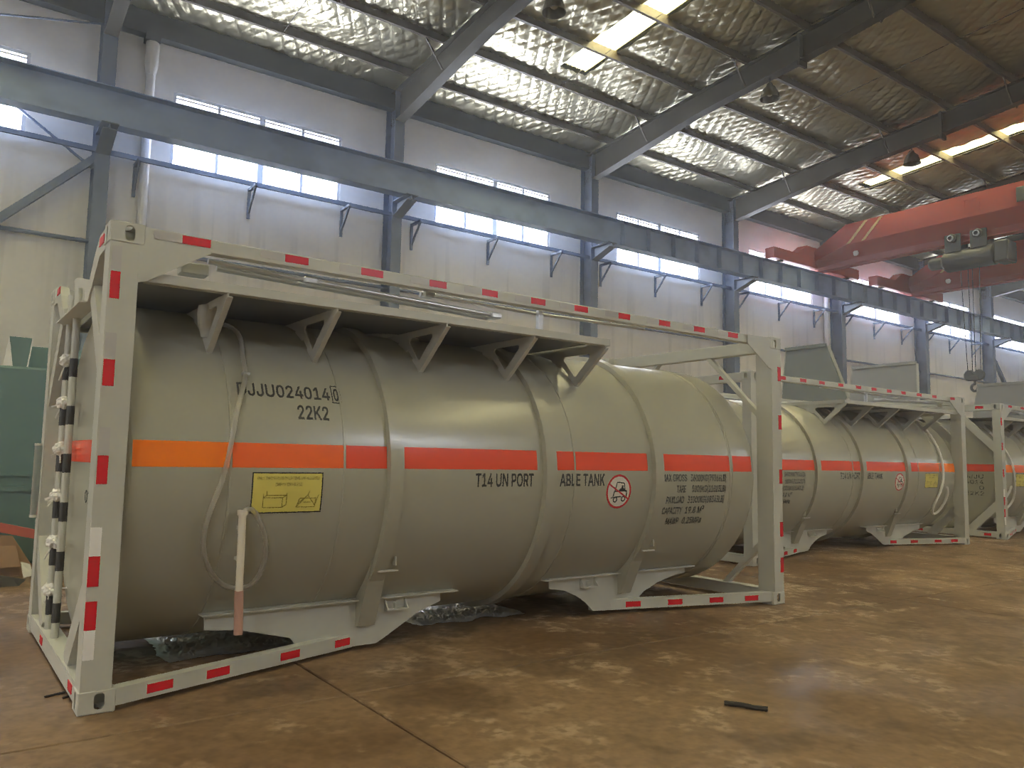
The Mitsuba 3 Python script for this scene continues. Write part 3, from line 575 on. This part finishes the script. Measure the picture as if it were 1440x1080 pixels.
# decals in front-view coordinates
def decals(xs):
    o = []
    T = lambda nm, m, b='ink': o.append((nm, wrap(m), b, False))
    T('lettering', cat(text('T14 UN PORT', xs['t14'], xs['t14'] + 0.535, 1.141, 0.092)))
    T('lettering', text('ABLE TANK', xs['able'], xs['able'] + 0.48, 1.141, 0.092))
    x = xs['max']; rows = [(0, 'MAX GROSS', 0.0, 0.325, '36000KG(79366LB)', 0.375, 0.875), (1, 'TARE', 0.195, 0.315, '5000KG(11023LB)', 0.40, 0.875), (2, 'PAYLOAD', 0.075, 0.305, '31000KG(68343LB)', 0.355, 0.865), (3, 'CAPACITY', 0.045, 0.30, '19.8 M\u00b3', 0.345, 0.60), (4, 'MAWP', 0.125, 0.29, '0.25MPa', 0.34, 0.60)]
    zb = arc(1.174)
    for i, a, a0, a1, b, b0, b1 in rows:
        z = ZC + R * math.sin((zb - 0.098 * i) / R)
        T('lettering', text(a, x + a0, x + a1, z, 0.06)); T('lettering', text(b, x + b0, x + b1, z, 0.06))
    # no-forklift sign
    cx, cy, r = xs['sign'], arc(1.09), 0.142
    disc = Point(0, 0).buffer(r, 32); from shapely import affinity as af
    sh = lambda g: af.translate(g, cx, cy)
    o.append(('handling_sign', wrap(flat(sh(disc), 0.001), 0.0008, 0.04), 'sign_white', False))
    o.append(('handling_sign__ring', wrap(flat(sh(disc.difference(Point(0, 0).buffer(r - 0.017, 32))), 0.001), 0.0022, 0.04), 'sign_red', False))
    ln = lambda a, b, w: __import__('shapely').geometry.LineString([a, b]).buffer(w / 2, cap_style=2)
    truck = unary_union([ln((-0.085, -0.052), (-0.03, -0.045), 0.008), ln((-0.062, -0.05), (-0.052, 0.0), 0.009), ln((-0.04, -0.045), (0.03, -0.042), 0.010), ln((-0.052, 0.0), (0.088, 0.008), 0.010), ln((0.088, 0.008), (0.092, -0.045), 0.010), ln((-0.045, 0.0), (-0.022, 0.078), 0.008), ln((-0.022, 0.078), (0.06, 0.07), 0.009), ln((0.06, 0.07), (0.072, 0.0), 0.008),
                         Polygon([(0.0, 0.0), (0.068, 0.004), (0.066, 0.022), (0.05, 0.03), (0.05, 0.05), (0.032, 0.055), (0.028, 0.03), (0.0, 0.015)]),
                         Point(-0.035, -0.068).buffer(0.024).difference(Point(-0.035, -0.068).buffer(0.015)), Point(0.058, -0.060).buffer(0.024).difference(Point(0.058, -0.060).buffer(0.015))])
    o.append(('handling_sign__pictogram', wrap(flat(sh(truck), 0.001), 0.0022, 0.04), 'ink', False))
    o.append(('handling_sign__slash', wrap(flat(sh(ln((-0.115, 0.062), (0.115, -0.062), 0.012)), 0.001), 0.0036, 0.04), 'sign_red', False))
    # yellow lifting label
    lx, s0, s1 = xs['label'], arc(0.988), arc(1.236); lw = 0.45
    o.append(('lifting_label', patch(lx, lx + lw, s0, s1, 0.002), 'label_yellow', True))
    fr = sbox(lx, s0, lx + lw, s1); fr = fr.difference(fr.buffer(-0.007))
    o.append(('lifting_label__border', wrap(flat(fr), 0.003, 0.06), 'ink', False))
    zs = lambda s: ZC + R * math.sin(s / R)
    o.append(('lifting_label__print', wrap(cat(text('ONLY TWO STYLES OF LIFTING ARE ALLOWED', lx + 0.03, lx + lw - 0.025, zs(s1 - 0.045), 0.019), text('EMPTY OR FILLED', lx + 0.145, lx + lw - 0.135, zs(s1 - 0.083), 0.019)), 0.003, 0.06), 'label_ink', False))
    g = []
    bx_ = lx + 0.075; by = s0 + 0.035
    for (a, b) in (((0, 0), (0.12, 0)), ((0, 0), (0, 0.06)), ((0.12, 0), (0.12, 0.06)), ((0, 0.06), (0.12, 0.06)), ((0.12, 0), (0.145, 0.018)), ((0.12, 0.06), (0.145, 0.075)), ((0.145, 0.018), (0.145, 0.09)), ((0, 0.06), (0.02, 0.075)), ((0.02, 0.075), (0.145, 0.075)), ((0.0, 0.06), (0.0, 0.085)), ((0.02, 0.075), (0.02, 0.1))):
        g.append(ln((bx_ + a[0], by + a[1]), (bx_ + b[0], by + b[1]), 0.004))
    bx2 = bx_ + 0.21
    for (a, b) in (((0, 0), (0.12, 0)), ((0, 0), (0.02, 0.055)), ((0.12, 0), (0.125, 0.055)), ((0.02, 0.055), (0.125, 0.055)), ((0.01, 0.02), (0.07, 0.075)), ((0.07, 0.075), (0.12, 0.01)), ((0.07, 0.075), (0.082, 0.1)), ((0.125, 0.02), (0.14, 0.075)), ((0.04, 0.03), (0.09, 0.03)), ((0.0, 0.0), (0.07, 0.075))):
        g.append(ln((bx2 + a[0], by + a[1]), (bx2 + b[0], by + b[1]), 0.004))
    o.append(('lifting_label__pictogram', wrap(flat(unary_union(g)), 0.003, 0.06), 'label_ink', False))
    return o
def number_plate(x=0.795):
    s = 1.705
    return [('lettering', wrap(text('DJJU024014', x, 1.40, s, 0.088)), 'ink', False), ('lettering', wrap(text('0', 1.427, 1.462, s, 0.088)), 'ink', False),
            ('lettering__frame', wrap(flat(sbox(1.412, arc(s) - 0.022, 1.477, arc(s) + 0.115).difference(sbox(1.419, arc(s) - 0.015, 1.470, arc(s) + 0.108)))), 'ink', False),
            ('lettering', wrap(text('22K2', 1.165, 1.373, 1.571, 0.092)), 'ink', False)]
HOSE = [[0.80, 0.60, 2.185], [0.84, 0.56, 2.162], [0.851, 0.335, 1.938], [0.846, 0.265, 1.842], [0.791, 0.165, 1.679], [0.729, 0.085, 1.419], [0.676, 0.07, 1.17], [0.612, 0.105, 0.925], [0.625, 0.155, 0.778], [0.713, 0.235, 0.62], [0.84, 0.285, 0.535], [0.925, 0.28, 0.535], [0.99, 0.215, 0.644], [0.975, 0.13, 0.825], [0.912, 0.085, 0.957], [0.86, 0.075, 1.02], [0.812, 0.08, 1.0]]
def white_hose():
    q = [[0.86, 0.45, 2.05], [0.80, 0.165, 1.62], [0.76, 0.085, 1.30], [0.73, 0.09, 1.05], [0.66, 0.13, 0.85], [0.62, 0.18, 0.72], [0.66, 0.24, 0.60], [0.78, 0.29, 0.53], [0.90, 0.28, 0.55], [0.97, 0.21, 0.68], [0.95, 0.12, 0.86], [0.88, 0.09, 1.00]]
    q = [[1.46 - a, b, c] for a, b, c in q]
    return [('drain_hose', tube(spline(q, 70), 0.021, 12), 'wrap_white', 40)]
def hose_set():
    return [('drain_hose', tube(spline(HOSE, 90), 0.0145, 12), 'hose_plastic', 40), ('drain_hose__clip', rb(0.83, 0.872, 0.245, 0.30, 1.83, 1.85, 0.004), 'galvanised', False),
            ('drain_pipe', tube([[0.812, 0.08, 0.995], [0.815, 0.08, 0.53]], 0.022, 14), 'pipe_plastic', 40), ('drain_pipe__collar', lathe([(0.0, 0), (0.03, 0), (0.03, 0.03), (0.0, 0.03)], 16).apply_translation([0.812, 0.08, 0.985]), 'pipe_plastic', False),
            ('drain_pipe__lower_hose', tube([[0.814, 0.08, 0.55], [0.818, 0.082, 0.45], [0.822, 0.08, 0.30]], 0.0255, 14), 'red_hose', 40),
            ('drain_funnel', lathe([(0, 0.11), (0.055, 0.11), (0.06, 0.07), (0.055, 0.0), (0.03, -0.09), (0, -0.09)], 18).apply_translation([0.655, 0.47, 2.16]), 'frame_paint', 40),
            ('drain_pipe__stand', cat(bx(0.80, 0.82, 0.08, 0.16, 0.72, 0.74), bx(0.80, 0.82, 0.08, 0.14, 0.9, 0.92)), 'frame_paint', False)]
def front_to_back(parts):
    out = []
    for nm, m, b, s in parts:
        m = m.copy(); m.apply_transform(ROT); out.append((nm, m, b, s))
    return out
def ladder_set():
    o = []
    for i, y in enumerate((1.68, 1.36)):
        o.append(('=ladder' if i == 0 else '=ladder__side_rail', tube([[0.052, y, 0.125], [0.052, y + 0.03, 2.45]], 0.024, 12), 'frame_paint', 40))
    zs = [0.40, 0.72, 1.04, 1.36, 1.68, 1.98]
    for z in zs:
        o.append(('ladder__rung', tube([[0.052, 1.37, z], [0.052, 1.70, z]], 0.014, 10), 'frame_paint', 40))
    for i, z in enumerate([0.47, 0.80, 1.12, 1.44, 1.76, 2.08]):
        for y in (1.68, 1.36): o.append(('ladder__black_band', tube([[0.052, y + 0.03 * (q - 0.125) / 2.325, q] for q in (z - 0.24, z - 0.115)], 0.0255, 12), 'ink', 40))
    rng = np.random.default_rng(4)
    for z in zs:
        v = trimesh.creation.icosphere(3, 0.05); p = np.array(v.vertices); n_ = meshkit.fbm(p * 60 + z * 9, 2, 3)[:, None]
        v.vertices = p * (0.75 + 0.7 * n_) * [0.8, 1.35, 0.8]
        tails = [tube([[0, 0, 0], rng.normal(0, 1, 3) * [0.04, 0.08, 0.045] + [0, 0.02, -0.03]], 0.005, 5) for _ in range(9)]
        o.append(('ladder__foam_wrap', mv(cat(v, *tails), 0.045, 1.68, z), 'wrap_white', False))
    o.append(('ladder__header_plate', extr(Polygon([(0.75, 2.40), (0.72, 2.25), (1.68, 2.25), (1.80, 2.585), (1.62, 2.57), (1.05, 2.45)]).difference(sbox(1.28, 2.34, 1.31, 2.42)), 0.072, 0.080, 'yz'), 'frame_paint', False))
    o.append(('ladder__header_plate__lip', bx(-0.03, 0.08, 0.70, 1.72, 2.240, 2.250), 'frame_paint', False))
    o.append(('document_tube', tube([[-0.012, 2.37, 0.86], [-0.012, 2.37, 1.38]], 0.03, 14), 'hose_plastic', 40))
    o.append(('document_tube__cap', tube([[-0.012, 2.37, 1.38], [-0.012, 2.37, 1.40]], 0.033, 14), 'frame_paint', 40))
    o.append(('document_tube__cap', tube([[-0.012, 2.37, 0.84], [-0.012, 2.37, 0.86]], 0.033, 14), 'frame_paint', 40))
    return o
def dip_set():
    o = []
    st_ = Polygon([(0.15, 2.585), (0.37, 2.575), (0.53, 2.475), (0.66, 2.35), (0.74, 2.35), (0.74, 2.245), (0.66, 2.24), (0.51, 2.335), (0.33, 2.455), (0.15, 2.46)])
    for fy in (lambda m: m, miry):
        o.append(('end_top_strut', fy(cat(extr(st_, 0.008, 0.07, 'yz'))), 'frame_paint', False))
        o.append(('end_brace', fy(bar([0.05, 0.60, 2.30], [0.05, 0.10, 1.72], 0.06, 0.13)), 'frame_paint', False))
    for y in (0.20, 1.98): o.append(('red_tape', bx(0.003, 0.0078, y, y + 0.14, 2.505, 2.555), 'tape_red', False))
    return o
PLY = {}
def container(label, x, y, rot, extra, dipped=False):
    c = thing('tank_container', label, 'tank container'); tf = T4().translate([x, y, 0]).rotate([0, 0, 1], math.degrees(rot))
    for i, (nm, m, b, s) in enumerate(BASE):
        if nm[0] == '!' and dipped: continue
        d = PLY.get(i) or PLY.setdefault(i, mikit.ply(m, b, s))
        put(c + '__' + nm.lstrip('=!'), d, None, tf=tf)
    for nm, m, b, s in extra:
        put(c + '__' + nm.lstrip('=!'), m, b, s, tf=tf)
    return c
HEADMARK = [('head_stripe', head_strip(1.275, 1.415), 'stripe_red', True)] + [('lettering', head_text(s_, 0.40, 0.40 + w_, z_, 0.075), 'ink', False) for s_, z_, w_ in (('DJJU', 1.14, 0.36), ('024014', 1.03, 0.5), ('0', 0.92, 0.08), ('22K2', 0.81, 0.34))]
XA = dict(t14=2.49, able=3.288, max=4.455, sign=3.935, label=0.872)
XB = dict(t14=2.265, able=2.975, max=0.50, sign=3.98, label=4.80)
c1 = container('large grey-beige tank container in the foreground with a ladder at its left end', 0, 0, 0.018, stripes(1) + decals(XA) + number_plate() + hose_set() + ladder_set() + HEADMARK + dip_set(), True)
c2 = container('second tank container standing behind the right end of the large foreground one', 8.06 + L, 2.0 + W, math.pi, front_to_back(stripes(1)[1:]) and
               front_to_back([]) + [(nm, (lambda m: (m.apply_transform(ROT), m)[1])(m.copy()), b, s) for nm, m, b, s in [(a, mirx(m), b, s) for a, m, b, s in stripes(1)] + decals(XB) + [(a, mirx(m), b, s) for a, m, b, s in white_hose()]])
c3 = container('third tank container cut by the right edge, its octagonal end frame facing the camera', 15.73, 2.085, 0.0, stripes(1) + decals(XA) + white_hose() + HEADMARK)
for c in (c1, c2, c3):
    for k in [k for k in scene if k.startswith(c + '__')]:
        nm = k[len(c) + 2:]
        for a, b in (('drain_hose', 'translucent plastic drain hose looped over the tank side' if c == c1 else 'white drain hose looped on the tank side'), ('lifting_label', 'yellow lifting label with black border'), ('handling_sign', 'round no-forklift sign'), ('ladder', 'ladder with black and white striped rails'), ('document_tube', 'clear plastic document tube')):
            if nm == a: tag(k, b)
for k, s_ in (('lettering', 'black lettering T14 UN PORT'), ('lettering_001', 'black lettering ABLE TANK'), ('lettering_002', 'black lettering MAX GROSS 36000KG(79366LB)')):
    tag(c1 + '__' + k, s_)

# ------------------------------------------------------------------ things behind the containers
def steel_panel(label, x, ytop, ybot, zt, zs, m):
    """a tall plate standing across the hall, its upper edge narrower than its foot"""
    b = thing('steel_panel', label, 'panel'); (a0, a1), (b0, b1) = ytop, ybot
    put(b + '__plate', extr(Polygon([(a0, zt), (a1, zt), (b1, zs), (b1, 0), (b0, 0), (b0, zs)]), x, x + 0.012, 'yz'), m)
    put(b + '__top_angle', bx(x - 0.05, x + 0.02, a0, a1, zt - 0.02, zt + 0.05), m)
    put(b + '__edge_flange', cat(bar([x + 0.04, a0, zt], [x + 0.04, b0, zs], 0.02, 0.10), bar([x + 0.04, b0, zs], [x + 0.04, b0, 0], 0.02, 0.10)), 'frame_paint')
    put(b + '__edge_flange', cat(bar([x + 0.04, a1, zt], [x + 0.04, b1, zs], 0.02, 0.10), bar([x + 0.04, b1, zs], [x + 0.04, b1, 0], 0.02, 0.10)), 'frame_paint')
    put(b + '__foot_brace', cat(bar([x + 0.02, b0 + 0.2, 0.9], [x + 0.7, b0 + 0.2, 0.03], 0.05, 0.05), bar([x + 0.02, b1 - 0.2, 0.9], [x + 0.7, b1 - 0.2, 0.03], 0.05, 0.05)), m)
steel_panel('dark grey-green standing steel panel above the second container, beside the near corner post', 14.6, (5.0, 6.0), (4.55, 6.15), 3.91, 2.75, 'bin_dark')
steel_panel('pale grey standing steel panel above the middle of the second container', 18.4, (5.0, 6.66), (5.0, 6.80), 3.86, 3.0, 'bin_grey')
steel_panel('pale grey standing steel panel above the third container at the right edge', 22.6, (3.2, 5.43), (3.2, 5.58), 3.62, 2.9, 'bin_grey')
tb = thing('teal_tank', 'large teal steel tank body standing at the left edge behind the near container', 'tank')
put(tb + '__body', rb(-4.5, 2.4, 6.5, 8.9, 0.0, 2.36, 0.03), 'teal_paint')
put(tb + '__rib', cat(bx(-4.5, 2.4, 6.47, 6.5, 0.86, 0.92), bx(-4.5, 2.4, 6.475, 6.5, 1.04, 1.07)), 'teal_paint')
put(tb + '__upper_box', rb(0.14, 2.2, 6.9, 8.6, 2.36, 2.66, 0.01), 'teal_paint')
put(tb + '__hopper_plate', hull([[a, y, z] for y in (6.55, 6.62) for a, z in ((-0.10, 2.72), (0.13, 2.72), (0.10, 2.36), (-0.05, 2.36))]), 'teal_paint')
put(tb + '__hopper_side', hull([[a, y, z] for y in (6.53, 6.6) for a, z in ((-0.105, 2.72), (-0.05, 2.36), (-0.15, 2.36))]), 'wrap_white')
put(tb + '__hopper_side', hull([[a, y, z] for y in (6.53, 6.6) for a, z in ((0.132, 2.72), (0.142, 2.70), (0.108, 2.36), (0.095, 2.36))]), 'wrap_white')
single('red_steel_bar', bar([-0.9, 5.9, 0.70], [0.75, 6.1, 0.26], 0.12, 0.10), 'red_bar', 'painted red steel bar propped on the rubbish at the left edge', 'bar')
bb = thing('cardboard_box', 'crushed brown cardboard box on the floor at the left edge', 'box')
put(bb + '__body', hull([[-1.0, 5.5, 0], [0.28, 5.45, 0], [0.2, 6.2, 0], [-1.0, 6.2, 0], [-1.0, 5.6, 0.52], [0.02, 5.58, 0.42], [0.05, 6.0, 0.38], [-1.0, 6.1, 0.5]]), 'cardboard')
put(bb + '__flap', hull([[-0.35, 5.5, 0.3], [0.05, 5.42, 0.33], [0.1, 5.3, 0.12], [-0.3, 5.35, 0.10], [-0.3, 5.37, 0.10], [0.1, 5.32, 0.13]]), 'cardboard')
single('paper_scrap', hull([[0.10, 5.35, 0.16], [0.19, 5.36, 0.13], [0.22, 5.28, 0.02], [0.13, 5.27, 0.0], [0.10, 5.37, 0.16], [0.19, 5.38, 0.13], [0.22, 5.30, 0.02]]), 'paper', 'small white paper scrap leaning on the crushed box', 'paper')
single('scrap_pile', hull([[-1.4, 4.75, 0], [0.05, 4.7, 0], [0.15, 5.15, 0], [-1.2, 5.25, 0], [-1.0, 4.9, 0.10], [0.0, 4.9, 0.06], [-0.3, 5.1, 0.12]]), 'rubber', 'flat dark rubbish on the floor in front of the cardboard box', 'scrap')
# debris and plastic film on the floor
single('rubber_strip', tube([[2.98, -1.66, 0.012], [3.02, -1.74, 0.016], [3.05, -1.80, 0.012], [3.09, -1.86, 0.012]], 0.014, 8), 'rubber', 'short dark rubber strip lying on the open floor at the right', 'scrap')
for i, (x, y, ln_) in enumerate(((-0.1, 0.45, 0.1), (-0.02, 0.38, 0.07))):
    single('metal_chip', tube([[x, y, 0.006], [x + ln_, y + 0.03, 0.008]], 0.006, 6), 'rubber', ('longer' if i == 0 else 'shorter') + ' dark scrap bit on the floor left of the near container', 'scrap')
def film(name, x0, x1, y0, y1, label, seed):
    n_ = 150; u, v = np.meshgrid(np.linspace(0, 1, n_), np.linspace(0, 1, n_ // 2), indexing='ij')
    P = np.stack([u * 5, v * 4, u * 0 + seed], -1); w = meshkit.fbm(P, 3, seed) - 0.5
    x = x0 + (x1 - x0) * u + 0.12 * w; y = y0 + (y1 - y0) * v + 0.15 * (meshkit.fbm(P + 9, 3, seed) - 0.5)
    z = 0.004 + 0.09 * np.abs(meshkit.fbm(np.stack([u * 26, v * 20, u * 0], -1), 4, seed + 2) - 0.5) * np.minimum(1, 8 * np.minimum.reduce([u, 1 - u, v, 1 - v]))
    V = np.stack([x, y, z], -1).reshape(-1, 3); m_ = n_ // 2; i, j = np.meshgrid(np.arange(n_ - 1), np.arange(m_ - 1), indexing='ij')
    q = np.stack([i * m_ + j, (i + 1) * m_ + j, (i + 1) * m_ + j + 1, i * m_ + j + 1], -1).reshape(-1, 4)
    single(name, (V, q), 'film', label, 'plastic sheet', smooth=True)
film('plastic_sheet', 0.6, 1.9, 0.9, 1.7, 'crumpled shiny plastic sheet on the floor under the left end of the near tank', 3)
film('plastic_sheet', 2.5, 3.6, 1.0, 1.9, 'crumpled shiny plastic sheet on the floor under the middle of the near tank', 7)

# the dusty air ends just outside the hall
scene['air_edge'] = {'type': 'null'}
scene['hall_air'] = {**mikit.ply(bx(XL - 0.6, XR + 0.6, YF - 0.6, YW + 0.6, -0.6, 12.0), 'air_edge'), 'interior': {'type': 'ref', 'id': 'haze'}}
tag('hall_air', 'thin dusty haze filling the air of the whole hall', 'haze', kind='stuff')

# repeats of a kind share a group
GROUPS = {'steel_column': 'columns along the window wall', 'roof_rafter': 'roof rafters', 'roof_purlin': 'roof purlins', 'sag_rod': 'sag rods under the roof', 'wall_bracket': 'wall brackets under the rail', 'wall_brace': 'wall braces',
          'downpipe': 'downpipes on the window wall', 'pendant_lamp': 'pendant lamps under the rafters', 'bridge_crane': 'red bridge cranes', 'tank_container': 'tank containers in a row', 'steel_panel': 'standing steel panels behind the containers',
          'metal_chip': 'scrap bits on the floor', 'plastic_sheet': 'plastic sheets under the near tank'}
for k_, d_ in labels.items():
    if '__' not in k_:
        g_ = GROUPS.get(k_.rstrip('0123456789').rstrip('_'))
        if g_: d_['group'] = g_
